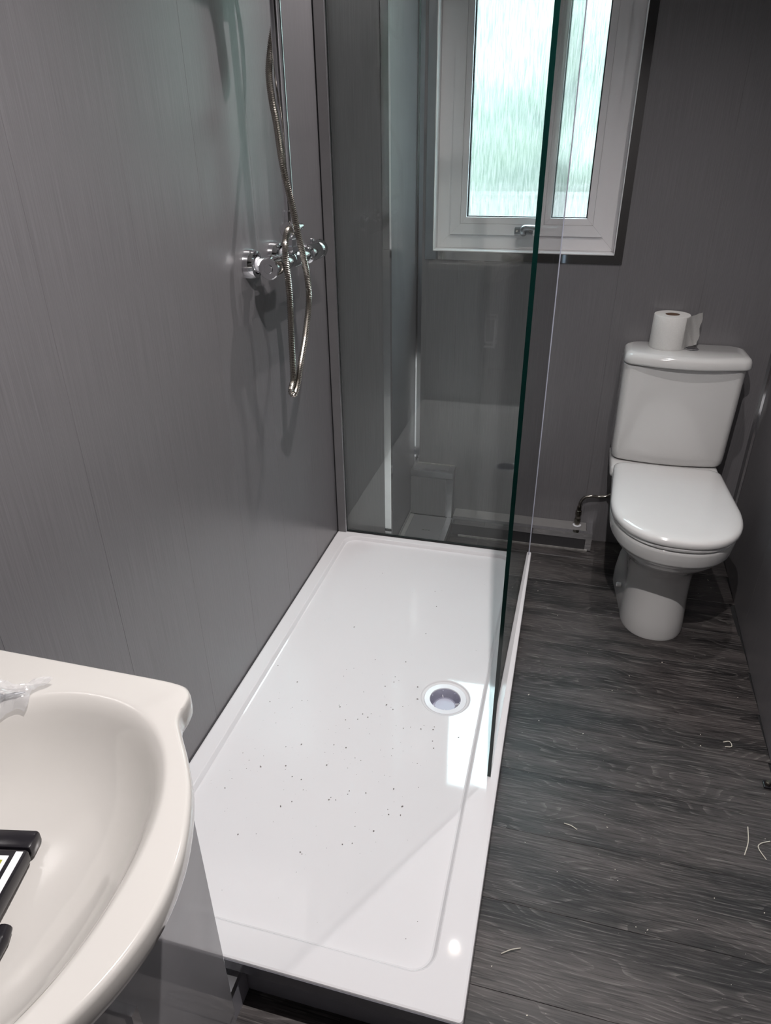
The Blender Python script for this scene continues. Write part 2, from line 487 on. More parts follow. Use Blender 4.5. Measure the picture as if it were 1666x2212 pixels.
# ---- near wall with a door behind the camera, ceiling
wall_near = struct('wall_near', boxes((-.05, 1.60, YN - .10, YN, -0.01, ZC)), M['door'], 'wall behind the camera, coloured dark for an unlit hallway')
door_1 = struct('door_1', bbox(0.55, 1.24, YN, YN + .035, 0.005, 1.98, .003), M['door'], 'unseen plain door behind the camera, coloured dark for an unlit hallway')
mk('door_handle', tube([(0.60, YN + .035, 1.0), (0.60, YN + .075, 1.0), (0.71, YN + .075, 1.0)], .008), M['chrome'], door_1)
ceiling = struct('ceiling', boxes((-.10, 1.60, YN - .10, 2.08, ZC, ZC + .08)), M['ceil'], 'white ceiling')

# ---- pipe chase in the far left corner
CX, CY = 0.196, 1.512
wall_chase = struct('wall_chase', boxes((0.0, CX - .0085, CY + .0085, YB, 0.0, ZC)), M['core'], 'boxed-in grey column in the far left corner')
mk('wall_panel', boxes((0.001, CX - .020, CY, CY + .008, 0.0, ZC - .002)), M['panel'], wall_chase)
mk('wall_panel', boxes((CX - .008, CX, CY + .020, YB - .0005, 0.0, ZC - .002)), M['panel'], wall_chase)
def l_trim(x, y, z0, z1, w, t=.0022):
    return boxes((x - w, x + t, y - t, y, z0, z1), (x, x + t, y, y + w, z0, z1))
mk('corner_trim', l_trim(CX, CY, 0.0, 1.128, .021), M['polished'], wall_chase)
mk('corner_trim', l_trim(CX, CY, 1.1285, ZC - .002, .019), M['polished'], wall_chase)
trim_2 = struct('trim_2', boxes((CX + .0005, CX + .003, YB - .016, YB - .0005, 0.262, ZC - .002), (CX + .003, CX + .020, YB - .003, YB - .0003, 0.262, ZC - .002)),
                M['chrome'], 'chrome corner strip between column and back wall')
trim_3 = struct('trim_3', boxes((XR0 - .017, XR0 - .003, YB - .0028, YB - .0003, 0.02, ZC - .002), (XR0 - .0032, XR0 - .001, YB - .017, YB - .0003, 0.02, ZC - .002)),
                M['chrome'], 'chrome corner strip between back wall and right wall')

# ---- chrome trim round the window opening, mitred
def frame_piece(side, x0, x1, z0, z1, w, y0, y1, gap=0.0002):
    """one mitred member of a rectangular frame whose OUTER edge is x0..x1, z0..z1"""
    o = [(x0, z0), (x1, z0), (x1, z1), (x0, z1)]
    i = [(x0 + w, z0 + w), (x1 - w, z0 + w), (x1 - w, z1 - w), (x0 + w, z1 - w)]
    a, b = {'bottom': (0, 1), 'right': (1, 2), 'top': (2, 3), 'left': (3, 0)}[side]
    q = [Vector((*o[a], 0)), Vector((*o[b], 0)), Vector((*i[b], 0)), Vector((*i[a], 0))]
    d = (q[1] - q[0]).normalized() * gap
    q[0] += d; q[3] += d; q[1] -= d; q[2] -= d
    bm = bmesh.new()
    f = [bm.verts.new((p.x, y0, p.y)) for p in q]; k = [bm.verts.new((p.x, y1, p.y)) for p in q]
    bm.faces.new(f); bm.faces.new(k[::-1])
    for n in range(4): bm.faces.new((f[n], k[n], k[(n + 1) % 4], f[(n + 1) % 4]))
    bmesh.ops.recalc_face_normals(bm, faces=bm.faces[:])
    return bm
trim_1 = struct('trim_1', frame_piece('bottom', .226, .885, 1.047, 2.088, .027, YB - .0040, YB - .0003), M['chrome'], 'polished chrome edging round the window opening')
for s in ('left', 'right', 'top'):
    mk('chrome_strip', frame_piece(s, .226, .885, 1.047, 2.088, .027, YB - .0040, YB - .0003), M['chrome'], trim_1)

# ---- window
YF = 1.962
window_1 = struct('window_1', boxes((OX0, OX0 + .003, YB - .001, 2.03, OZ0, OZ1), (OX1 - .003, OX1, YB - .001, 2.03, OZ0, OZ1),
                                    (OX0, OX1, YB - .001, 2.03, OZ0, OZ0 + .003), (OX0, OX1, YB - .001, 2.03, OZ1 - .003, OZ1)), M['upvc'],
                  'white framed window with two streaky obscure glass panes')
FX0, FX1, FZ0, FZ1 = .2555, .8555, 1.0785, 2.0565
for s in ('bottom', 'left', 'right', 'top'):
    fr_ = mk('outer_frame', frame_piece(s, FX0, FX1, FZ0, FZ1, .0445, YF, YF + .055), M['upvc'], window_1)
    fr_ = mk('sash_frame', frame_piece(s, FX0 + .0450, FX1 - .0410, FZ0 + .0450, FZ1 - .045, .0350, YF - .007, YF + .045), M['upvc'], window_1)
    # slim bead round the glass
    mk('glazing_bead', frame_piece(s, FX0 + .0805, FX1 - .0765, FZ0 + .0805, FZ1 - .0805, .0200, YF - .004, YF + .040), M['upvc'], window_1)
GX0, GX1, GZ0, GZ1 = FX0 + .1005, FX1 - .0965, FZ0 + .1005, FZ1 - .1005
mk('mullion', bbox(.609, .652, YF - .005, YF + .040, GZ0, GZ1, .002), M['upvc'], window_1)
for a, b in ((GX0, .609), (.652, GX1)):
    g = mk('gasket', boxes((a, a + .004, YF + .012, YF + .030, GZ0, GZ1), (b - .004, b, YF + .012, YF + .030, GZ0, GZ1), (a, b, YF + .012, YF + .030, GZ0, GZ0 + .003), (a, b, YF + .012, YF + .030, GZ1 - .003, GZ1)), M['gasket'], window_1)
    mk('pane', boxes((a + .003, b - .003, YF + .016, YF + .020, GZ0 + .002, GZ1 - .002)), M['obscure'], window_1)
hb = mk('window_handle', bbox(.524, .586, YF - .013, YF - .0068, 1.127, 1.150, .003), M['handlemetal'], window_1, sm=40)
bm = tube(catmull([(.555, YF - .011, 1.130), (.553, YF - .030, 1.136), (.556, YF - .040, 1.150), (.575, YF - .042, 1.153), (.62, YF - .040, 1.151), (.668, YF - .038, 1.148)], 5), lambda i, s: .0098 - .002 * min(1, s / .12))
mk('lever', bm, M['handlemetal'], hb, sm=50)
for x in (.532, .578):
    mk('screw', lathe([(.0035, -.0145), (.0035, -.012)], (x, YF, 1.1385), 'Y', 12), M['chrome'], hb)

# ================================================================== SHOWER TRAY
TX0, TX1, TY0, TY1, TZ = 0.002, 0.703, 0.0, 1.506, 0.150
tray = thing('shower_tray', (0.35, 0.75, 0.118), 'white rectangular shower tray with off-centre round waste, dusty with grit', 'shower tray')
DC = (0.538, 0.745)
RX0, RX1, RY0, RY1 = .041, .642, .058, 1.464
def angsort(ring, c):
    a = [math.atan2(p[1] - c[1], p[0] - c[0]) for p in ring]
    k = min(range(len(a)), key=lambda i: a[i])
    return ring[k:] + ring[:k]
def tray_mesh():
    k = 10
    def rr(x0, x1, y0, y1, r, z):
        base = rrect(x0, x1, y0, y1, r, z, k)
        # extra points along straight sides keep the fans tidy
        out = []
        for i, p in enumerate(base):
            q = base[(i + 1) % len(base)]
            out.append(p)
            if (Vector(q) - Vector(p)).length > .3:
                for t in range(1, 150):
                    out.append(tuple(Vector(p).lerp(Vector(q), t / 150)))
        return out
    rings = [rr(TX0, TX1, TY0, TY1, .008, .1185), rr(TX0, TX1, TY0, TY1, .008, .1455), rr(TX0 + .0012, TX1 - .0012, TY0 + .0012, TY1 - .0012, .008, .1488),
             rr(TX0 + .0045, TX1 - .0045, TY0 + .0045, TY1 - .0045, .008, TZ),
             rr(RX0, RX1, RY0, RY1, .045, TZ - .0006), rr(RX0 + .0025, RX1 - .0025, RY0 + .0025, RY1 - .0025, .043, TZ - .0022),
             rr(RX0 + .0085, RX1 - .0085, RY0 + .0085, RY1 - .0085, .038, TZ - .0125), rr(RX0 + .012, RX1 - .012, RY0 + .012, RY1 - .012, .036, TZ - .0140)]
    n = len(rings[0])
    last = rings[-1]
    def circ(r, z): 
        o = []
        for p in last:
            a = math.atan2(p[1] - DC[1], p[0] - DC[0]); o.append((DC[0] + r * math.cos(a), DC[1] + r * math.sin(a), z))
        return o
    rings += [circ(.0660, TZ - .0144), circ(.0640, TZ - .0152), circ(.0615, TZ - .0180), circ(.0555, TZ - .0200), circ(.0555, TZ - .030)]
    return loft(rings, False, False)
tb = mk('tray_body', tray_mesh(), M['tray'], tray, sm=24)
for p in tb.data.polygons:
    if abs(p.normal.z) > .9995: p.use_smooth = False
dz = TZ - .0200
mk('waste_flange', lathe([(.0552, dz - .006), (.0552, dz + .0006), (.054, dz + .0018), (.0405, dz + .0008), (.0395, dz - .002), (.0395, dz - .006)], (*DC, 0), 'Z', 48, False, False), M['white_pl'], tray, sm=40)
mk('waste_cup', lathe([(.0395, dz - .002), (.0385, dz - .040), (.030, dz - .041)], (*DC, 0), 'Z', 48, False, True), M['lilac_pl'], tray, sm=40)
ins = mk('waste_insert', lathe([(.0275, dz - .040), (.0275, dz - .020), (.0262, dz - .0192), (.0258, dz - .0225), (.0005, dz - .0225)], (*DC, 0), 'Z', 40, False, True), M['lilac_pl'], tray, sm=40)
mk('knob', lathe([(.0022, dz - .0226), (.0022, dz - .020), (.0012, dz - .0192)], (DC[0] + .002, DC[1] - .019, 0), 'Z', 12), M['white_pl'], ins, sm=60)
for k in range(4):
    a = .35 + k * PI / 2
    bm = boxes((.027, .0388, -.0009, .0009, dz - .030, dz - .0205))
    bmesh.ops.transform(bm, matrix=Matrix.Translation((*DC, 0)) @ Matrix.Rotation(a, 4, 'Z'), verts=bm.verts[:])
    mk('rib', bm, M['white_pl'], ins)
for k in range(7):
    a = .1 + k * 2 * PI / 7
    bm = boxes((.0368, .0392, -.0012, .0012, dz - .026, dz - .006))
    bmesh.ops.transform(bm, matrix=Matrix.Translation((*DC, 0)) @ Matrix.Rotation(a, 4, 'Z'), verts=bm.verts[:])
    mk('rib', bm, M['lilac_pl'], tray)

# riser boards under the tray
riser = thing('tray_riser', (0.35, 0.75, 0.0), 'dark grey riser boards raising the shower tray off the floor', 'riser')
mk('front_board', boxes((0.001, .688, .030, .042, 0.0, .1184)), M['riser'], riser)
mk('edge_strip', boxes((.001, .7025, -.0022, -.0003, .1190, .1462)), M['edgegrey'], riser)
mk('side_board', boxes((.676, .688, .0425, 1.497, 0.0, .1184)), M['riser'], riser)
mk('end_board', boxes((.372, .6755, 1.485, 1.497, 0.0, .1184)), M['riser'], riser)

# ================================================================== SHOWER GLASS
GT = 2.02
def glass_sheet(p0, p1, t, z0, z1):
    a, b = Vector((*p0, 0)), Vector((*p1, 0))
    d = (b - a).normalized(); nrm = Vector((-d.y, d.x, 0)) * (t / 2)
    bm = bmesh.new()
    q = [a - nrm, b - nrm, b + nrm, a + nrm]
    lo = [bm.verts.new((p.x, p.y, z0)) for p in q]; hi = [bm.verts.new((p.x, p.y, z1)) for p in q]
    f = [bm.faces.new(lo[::-1]), bm.faces.new(hi)]
    for i in range(4):
        f.append(bm.faces.new((lo[i], lo[(i + 1) % 4], hi[(i + 1) % 4], hi[i])))
    bm.normal_update()
    for k, fc in enumerate(f):
        fc.material_index = 0 if k in (2, 4) else 1
    return bm
end_screen = thing('shower_end_screen', (.36, 1.490, TZ), 'clear glass shower end panel between column and far tray edge', 'shower screen')
mk('glass_panel', glass_sheet((.030, 1.490), (.690, 1.490), .006, TZ + .006, GT), [M['glass'], M['glassedge']], end_screen)
wp = mk('wall_profile', boxes((.0050, .0335, 1.4800, 1.4835, TZ + .0005, GT), (.0050, .0335, 1.4965, 1.5000, TZ + .0005, GT), (.0050, .0085, 1.4835, 1.4965, TZ + .0005, GT)), M['profile'], end_screen)
mk('profile_edge', boxes((.0335, .0360, 1.4805, 1.4858, TZ + .0005, GT), (.0335, .0360, 1.4942, 1.4995, TZ + .0005, GT)), M['alu'], wp)
mk('silicone_line', boxes((.0003, .0049, 1.4835, 1.4980, TZ + .0005, GT)), M['gasket'], end_screen)  # black silicone line between wall and profile
mk('bottom_seal', boxes((.0362, .6865, 1.4862, 1.4938, TZ + .0003, TZ + .0058)), M['gasket'], end_screen)

side_screen = thing('shower_side_screen', (.69, 1.0, TZ), 'clear glass shower side panel standing on the long tray edge, green cut edge', 'shower screen')
SP0, SP1 = (.6812, .506), (.6910, 1.480)
mk('glass_panel', glass_sheet(SP0, SP1, .0078, TZ + .0008, GT), [M['glass'], M['glassedge']], side_screen)
bm = bmesh.new()
for (a, b, c, d) in ((.6870, .6965, 1.4815, 1.4868), (.6925, .6965, 1.4868, 1.4965)):
    box(bm, a, b, c, d, TZ + .0008, GT)
mk('corner_seal', bm, M['seal'], side_screen)

# ================================================================== SHOWER VALVE, HOSE, HANDSET
BX, BZ = .076, 1.165
valve = thing('shower_mixer', (0.0, 1.03, 1.10), 'chrome thermostatic bar shower valve with riser pipe on left wall', 'shower valve')
mk('valve_body', lathe([(.0175, .935), (.0205, .940), (.0205, 1.020), (.0185, 1.024), (.0185, 1.028), (.0205, 1.032), (.0205, 1.128), (.0195, 1.132)], (BX, 0, BZ), 'Y', 40), M['chrome'], valve, sm=35)
kn = mk('control_knob', lathe([(.0105, .8985), (.0105, .8960), (.0215, .8960), (.0235, .8985), (.0235, .931), (.0205, .9345)], (BX, 0, BZ), 'Y', 40), M['chrome'], valve, sm=30)
mk('knob_button', lathe([(.0100, .8985), (.0100, .8945), (.009, .8935)], (BX, 0, BZ), 'Y', 28), M['chrome'], kn, sm=40)
mk('knob_pip', bbox(BX - .004, BX + .004, .905, .917, BZ + .0225, BZ + .0285, .001), M['chrome'], kn)
kf = mk('control_knob', lathe([(.0205, 1.1325), (.0240, 1.136), (.0240, 1.196), (.0232, 1.198), (.0240, 1.200), (.0240, 1.236), (.0220, 1.2395), (.0005, 1.2395)], (BX, 0, BZ), 'Y', 40), M['chrome'], valve, sm=30)
mk('temperature_stop', bbox(BX - .004, BX + .004, 1.180, 1.191, BZ + .023, BZ + .031, .001), M['chrome'], kf)
for yv in (.955, 1.102):
    fl = mk('wall_flange', lathe([(.0345, .0003), (.0345, .004), (.0330, .014), (.0300, .0225), (.0215, .0235), (.0215, .018)], (0, yv, BZ), 'X', 36, True, False), M['chrome'], valve, sm=30)
    mk('washer', lathe([(.0150, .0225), (.0158, .0235), (.0158, .0275), (.0150, .0285)], (0, yv, BZ), 'X', 28), M['white_pl'], fl, sm=40)
    mk('union_nut', lathe([(.0155, .0287), (.0165, .030), (.0165, .046), (.0150, .049), (.0130, .060)], (0, yv, BZ), 'X', 6), M['chrome'], valve)
RYC = 1.043
mk('pillar', lathe([(.0150, BZ + .018), (.0150, BZ + .030), (.0125, BZ + .032), (.0125, BZ + .046), (.0165, BZ + .048), (.0165, BZ + .058)], (BX, RYC, 0), 'Z', 6), M['chrome'], valve)
dv = mk('diverter', lathe([(.0160, -.024), (.0185, -.022), (.0185, .022), (.0160, .024)], (BX, RYC, BZ + .068), 'Y', 32), M['chrome'], valve, sm=35)
mk('diverter_lever', lathe([(.0085, .0245), (.0115, .026), (.0115, .050), (.0085, .052), (.0085, .066), (.0070, .068)], (BX, RYC, BZ + .068), 'Y', 24), M['chrome'], dv, sm=35)
mk('diverter_fin', tube([(BX, RYC + .038, BZ + .064), (BX + .004, RYC + .060, BZ + .032)], .0026, 8), M['chrome'], dv)
mk('riser_collar', lathe([(.0150, BZ + .080), (.0175, BZ + .082), (.0175, BZ + .108), (.0160, BZ + .110)], (BX, RYC, 0), 'Z', 28), M['chrome'], valve, sm=35)
rp_ = mk('riser_pipe', tube(catmull([(BX, RYC, BZ + .104), (BX, RYC, 1.50), (BX, RYC, 1.98), (BX - .012, RYC, 2.03), (.0005, RYC, 2.045)], 8), .0122, 24), M['chrome'], valve, sm=50)
mk('wall_bracket', lathe([(.026, .0003), (.026, .006), (.016, .010)], (0, RYC, 2.045), 'X', 28), M['chrome'], rp_, sm=35)
sl = mk('handset_holder', bbox(BX - .020, BX + .040, RYC - .020, RYC + .020, 1.775, 1.815, .006), M['chrome'], valve, sm=35)

hs = thing('shower_handset', (BX + .055, RYC, 1.70), 'chrome shower handset resting in the holder on the riser pipe', 'shower head')
mk('handle', tube(catmull([(BX + .046, RYC - .012, 1.700), (BX + .055, RYC - .012, 1.79), (BX + .075, RYC - .012, 1.86)], 6), .0125, 16), M['chrome'], hs, sm=50)
bm = lathe([(.012, -.030), (.045, -.014), (.049, .000), (.046, .006)], (0, 0, 0), 'Z', 32)
bmesh.ops.transform(bm, matrix=Matrix.Translation((BX + .105, RYC - .012, 1.885)) @ Matrix.Rotation(math.radians(125), 4, 'Y'), verts=bm.verts[:])
mk('spray_head', bm, M['chrome'], hs, sm=40)

hose_pts = [(BX + .006, 1.016, BZ + .068), (.092, 1.000, 1.236), (.100, .972, 1.240), (.104, .944, 1.226), (.105, .932, 1.196), (.103, .941, 1.140), (.103, .942, 1.077), (.104, .933, 1.014), (.104, .929, .950), (.104, .924, .905),
            (.103, .908, .880), (.108, .916, .871), (.112, .934, .895), (.114, .952, .932), (.116, .995, .999), (.118, 1.026, 1.071), (.119, 1.023, 1.127), (.119, 1.004, 1.178), (.117, .985, 1.233),
            (.113, .970, 1.294), (.104, .957, 1.368), (.083, .990, 1.447), (.065, 1.017, 1.495), (.0545, 1.036, 1.545), (.0555, 1.055, 1.595), (.0640, 1.067, 1.650), (.0600, 1.066, 1.705), (.0500, 1.040, 1.745), (.0700, 1.000, 1.735), (.095, .998, 1.712), (BX + .042, RYC - .014, 1.700)]
hp = even(catmull(hose_pts, 24), .00102)
hose = mk('shower_hose', tube(hp, lambda i, s: .0078 if i % 4 in (0, 1) else .0067, 12), M['hosemetal'], sm=20)
tag(hose, 'ribbed steel shower hose looping below the bar valve', 'hose')

# ================================================================== BOXING BELOW THE WINDOW
low = thing('skirting_boxing', (.64, 1.855, 0.0), 'long low grey skirting box with chrome edges along back wall', 'boxing')
mk('front_board', boxes((.3725, .914, 1.8095, 1.8175, 0.004, .0690)), M['darkgloss'], low)
mk('top_board', boxes((.3725, .894, 1.8300, YB - .001, .0690, .0752)), M['greytrim'], low)
mk('end_board', boxes((.9075, .9150, 1.8180, YB - .001, 0.004, .0690)), M['panel'], low)
mk('edge_trim', boxes((.3730, .9175, 1.8070, 1.8090, .0520, .0770), (.3730, .9175, 1.8090, 1.8290, .0753, .0770)), M['chrome'], low)
mk('edge_trim', boxes((.8950, .9175, 1.8292, YB - .001, .0753, .0770), (.9155, .9175, 1.8092, YB - .001, .0520, .0752)), M['chrome'], low)
mk('edge_trim', boxes((.8950, .9175, 1.8072, 1.8092, .004, .0516)), M['chrome'], low)
mk('sealant_bead', boxes((.40, .905, 1.8020, 1.8094, 0.0002, .0060)), M['caulk'], low)

shelf = thing('corner_shelf_boxing', (.285, 1.66, 0.0), 'low dark grey boxed shelf behind the end glass at column foot', 'boxing')
mk('top_board', boxes((.2165, .3480, 1.5000, 1.8220, .0610, .0685)), M['panel'], shelf)
mk('side_board', boxes((.3620, .3690, 1.5000, 1.8220, .0005, .0610)), M['panel'], shelf)
mk('edge_trim', boxes((.3490, .3715, 1.5000, 1.8220, .0688, .0706), (.3697, .3715, 1.5000, 1.8060, .0450, .0687)), M['alu'], shelf)
mk('edge_trim', boxes((.1985, .2160, 1.5140, 1.8220, .0688, .0700), (.1985, .2000, 1.5140, 1.8220, .0702, .0840)), M['greytrim'], shelf)
mk('printed_mark', boxes((.272, .281, 1.7035, 1.7065, .0685, .0688), (.284, .292, 1.7035, 1.7065, .0685, .0688), (.295, .303, 1.7035, 1.7065, .0685, .0688)), M['gasket'], shelf)

blk = thing('pipe_boxing', (.28, 1.86, .0706), 'small upright grey pipe box with silver edges in corner under window', 'boxing')
mk('front_board', boxes((.1985, .3420, 1.8250, 1.8330, .0710, .2420)), M['panel'], blk)
mk('top_board', boxes((.1985, .3430, 1.8450, YB - .001, .2560, .2640)), M['panel'], blk)
mk('side_board', boxes((.3560, .3640, 1.8335, YB - .001, .0710, .2560)), M['panel'], blk)
mk('edge_trim', boxes((.1985, .3665, 1.8228, 1.8248, .2400, .2662), (.1985, .3665, 1.8250, 1.8445, .2642, .2662)), M['alu'], blk)
mk('edge_trim', boxes((.3425, .3665, 1.8228, 1.8248, .0710, .2390), (.3645, .3665, 1.8250, 1.8445, .0710, .2635)), M['alu'], blk)
mk('edge_trim', boxes((.3435, .3665, 1.8447, YB - .001, .2642, .2662)), M['alu'], blk)
mk('sealant_bead', boxes((.21, .36, 1.8930, 1.8990, .2645, .2690)), M['caulk'], blk)

gap = thing('vanity_gap_boxing', (.15, -.02, 0.0), 'low dark grey box with chrome edge between vanity and tray front', 'boxing')
mk('top_board', boxes((.001, .2750, -.0470, .0290, .0880, .0950)), M['gloss_grey'], gap)
mk('front_board', boxes((.2880, .2950, -.0470, .0290, .0005, .0880)), M['riser'], gap)
mk('edge_trim', boxes((.2752, .2970, -.0470, .0290, .0952, .0970), (.2952, .2970, -.0470, .0290, .0800, .0951)), M['alu'], gap)

# ================================================================== TOILET
TCX = 1.113
toilet = thing('toilet', (TCX, 1.55, 0.0), 'white close coupled toilet with closed lid against back wall', 'toilet')
def dring(w, yf, ym, yb, z, wb=None, n=2.25, N=40, cx=TCX, rb=.03):
    """horizontal D-shaped ring: round front, straight sides, rounded back"""
    wb = w if wb is None else wb
    out = []
    for i in range(N + 1):
        t = PI * i / N
        c, s = math.cos(t), math.sin(t)
        out.append((cx + w * math.copysign(abs(c) ** (2 / n), c), ym - (ym - yf) * abs(s) ** (2 / n), z))
    K = 8
    for i in range(1, K): out.append((cx - w + (w - wb) * i / K, ym + (yb - rb - ym) * i / K, z))
    for i in range(7):
        a = PI - PI / 2 * i / 6
        out.append((cx - wb + rb + rb * math.cos(a), yb - rb + rb * math.sin(a), z))
    for i in range(7):
        a = PI / 2 - PI / 2 * i / 6
        out.append((cx + wb - rb + rb * math.cos(a), yb - rb + rb * math.sin(a), z))
    for i in range(1, K): out.append((cx + wb + (w - wb) * i / K, yb - rb + (ym - yb + rb) * i / K, z))
    return out
pan = []
for z, w, yf, ym, yb, wb in ((0.0005, .099, 1.302, 1.43, 1.66, .116), (.012, .101, 1.300, 1.43, 1.66, .117), (.06, .098, 1.306, 1.43, 1.66, .114), (.12, .096, 1.312, 1.44, 1.66, .106), (.155, .0955, 1.315, 1.44, 1.66, .094),
                             (.20, .097, 1.316, 1.45, 1.68, .088), (.235, .103, 1.308, 1.45, 1.72, .092), (.262, .117, 1.284, 1.45, 1.77, .102), (.288, .137, 1.250, 1.45, 1.82, .118), (.312, .156, 1.222, 1.44, 1.85, .132),
                             (.330, .1675, 1.207, 1.43, 1.86, .138), (.3415, .1730, 1.199, 1.43, 1.865, .141), (.3440, .1770, 1.1945, 1.43, 1.868, .143), (.350, .1790, 1.192, 1.43, 1.870, .145),
                             (.385, .1830, 1.186, 1.43, 1.875, .160), (.3935, .1825, 1.1865, 1.43, 1.876, .165), (.3975, .1790, 1.190, 1.43, 1.876, .165)):
    pan.append(dring(w, yf, ym, yb, z, wb))
mk('pan', loft(pan), M['ceramic'], toilet, sm=50)
mk('cistern_ledge', bbox(TCX - .178, TCX + .176, 1.700, 1.888, .372, .4155, .012, 3), M['ceramic'], toilet, sm=40)
mk('seat', loft([dring(.1795, 1.187, 1.42, 1.690, .3990, .165), dring(.1835, 1.183, 1.42, 1.695, .4030, .168), dring(.1830, 1.1835, 1.42, 1.695, .4095, .168), dring(.1800, 1.1865, 1.42, 1.692, .4115, .166)]), M['seatplastic'], toilet, sm=50)
lid_r = []
for z, d in ((.4128, .006), (.4140, .002), (.4180, .0), (.4280, .0005), (.4335, .0035), (.4375, .010), (.4400, .020), (.4412, .034), (.4420, .055), (.4424, .085)):
    lid_r.append(dring(.1860 - d, 1.180 + d, 1.41, 1.700 - d * .8, z, .171 - d, 2.35))
mk('lid', loft(lid_r), M['seatplastic'], toilet, sm=60)
mk('fixing_cap', lathe([(.006, -.0125), (.0085, -.009), (.0085, .004)], (TCX - .107, 1.475, .082), 'X', 16), M['seatplastic'], toilet, sm=40)
def bowring(x0, x1, yfc, yfe, yb, r, z, N=16, kb=.5):
    """cistern plan: bowed front, rounded corners"""
    out = []
    for i in range(N + 1):           # front from left to right
        t = i / N
        x = x0 + r + (x1 - x0 - 2 * r) * t
        out.append((x, yfe - (yfe - yfc) * math.sin(PI * t) ** 0.8 if 0 < t < 1 else yfe, z))
    for cx, cy, a0 in ((x1 - r, yfe + r, -PI / 2), (x1 - r * kb, yb - r * kb, 0)):
        rr_ = r if cy == yfe + r else r * kb
        for i in range(1, 7):
            a = a0 + PI / 2 * i / 6
            out.append((cx + rr_ * math.cos(a), cy + rr_ * math.sin(a), z))
    for cx, cy, a0, rr_ in ((x0 + r * kb, yb - r * kb, PI / 2, r * kb), (x0 + r, yfe + r, PI, r)):
        for i in range(0, 6 if a0 == PI else 7):
            a = a0 + PI / 2 * i / 6
            out.append((cx + rr_ * math.cos(a), cy + rr_ * math.sin(a), z))
    return out
cis = []
for z, d in ((.4165, .022), (.4185, .012), (.424, .005), (.433, .001), (.453, 0), (.60, -.001), (.7595, -.002), (.7640, .004)):
    k = (z - .45) / .33
    cis.append(bowring(TCX - .178 + d - .003 * k, TCX + .187 - d + .001 * k, 1.733 + d - .010 * k, 1.748 + d - .010 * k, 1.893, .032, z))
mk('cistern', loft(cis), M['ceramic'], toilet, sm=50)
cl = []
for z, d in ((.7650, .006), (.7668, .002), (.7715, 0), (.7890, .0025), (.7965, .006), (.8008, .012), (.8030, .022)):
    cl.append(bowring(TCX - .185 + d, TCX + .203 - d, 1.700 + d, 1.726 + d, 1.897 - d * .3, .036, z, 16, 1.1))
mk('cistern_lid', loft(cl), M['ceramic'], toilet, sm=55)
fb = mk('flush_button', lathe([(.0235, .8031), (.0235, .8053), (.0205, .8078), (.017, .8083), (.0165, .8073), (.0005, .8076)], (1.135, 1.815, 0), 'Z', 32), M['chrome'], toilet, sm=35)

# toilet roll standing on the cistern lid
RC = (1.062, 1.838)
roll = thing('toilet_roll', (*RC, .8031), 'white toilet roll with loose end standing on the cistern lid', 'toilet roll')
mk('paper', lathe([(.0225, .8033), (.0570, .8033), (.0575, .8043), (.0569, .857), (.0563, .9075), (.0553, .9091), (.0225, .9091), (.0222, .8033)], (*RC, 0), 'Z', 56, False, False), M['paper'], roll, sm=50)
mk('core', lathe([(.0222, .8037), (.0222, .9087), (.0210, .9087), (.0210, .8037)], (*RC, 0), 'Z', 40, False, False), M['card'], roll, sm=50)
bm = bmesh.new()
strip = [(.0400, -.0420), (.0475, -.0335), (.0560, -.0245), (.0660, -.0165), (.0770, -.0110), (.0900, -.0080)]
cols = catmull([(RC[0] + a, RC[1] + b, 0) for a, b in strip], 6)
grid = []
for i, c in enumerate(cols):
    t = i / (len(cols) - 1)
    z0 = .8095 + .010 * max(0, t - .35); z1 = .9065 + .014 * t ** 1.5
    grid.append([bm.verts.new((c.x + .002 * math.sin(j * 1.3 + i * .35) * t, c.y + .003 * math.sin(j * .9 + i * .5) * t, z0 + (z1 - z0) * j / 10)) for j in range(11)])
for a, b in zip(grid, grid[1:]):
    for j in range(10): bm.faces.new((a[j], b[j], b[j + 1], a[j + 1]))
bmesh.ops.solidify(bm, geom=bm.faces[:], thickness=.0006)
mk('loose_sheet', bm, M['paper'], roll, sm=60)

# water feed: braided hose and isolating valve standing on the skirting box
feed = thing('water_feed_hose', (.858, 1.868, .0770), 'braided water hose and small isolating valve feeding the cistern', 'hose')
mk('isolating_valve', lathe([(.0085, .0775), (.0085, .090), (.0120, .091), (.0120, .106), (.0095, .107), (.0095, .124), (.0120, .125), (.0120, .142), (.009, .145), (.0085, .160)], (.858, 1.868, 0), 'Z', 8), M['brass'], feed)
mk('screw_slot', lathe([(.0065, -.013), (.0065, -.009)], (.858, 1.868, .116), 'Y', 16), M['brass'], feed)
mk('pipe_collar', lathe([(.016, .0772), (.016, .0795), (.009, .0800)], (.858, 1.868, 0), 'Z', 24), M['white_pl'], feed, sm=40)
hp = even(catmull([(.858, 1.868, .155), (.860, 1.868, .180), (.872, 1.870, .199), (.895, 1.872, .207), (.925, 1.876, .206), (.960, 1.880, .215), (1.00, 1.884, .26)], 10), .0018)
mk('braided_hose', tube(hp, lambda i, s: .0062 if i % 2 else .0056, 10), M['hosemetal'], feed, sm=60)

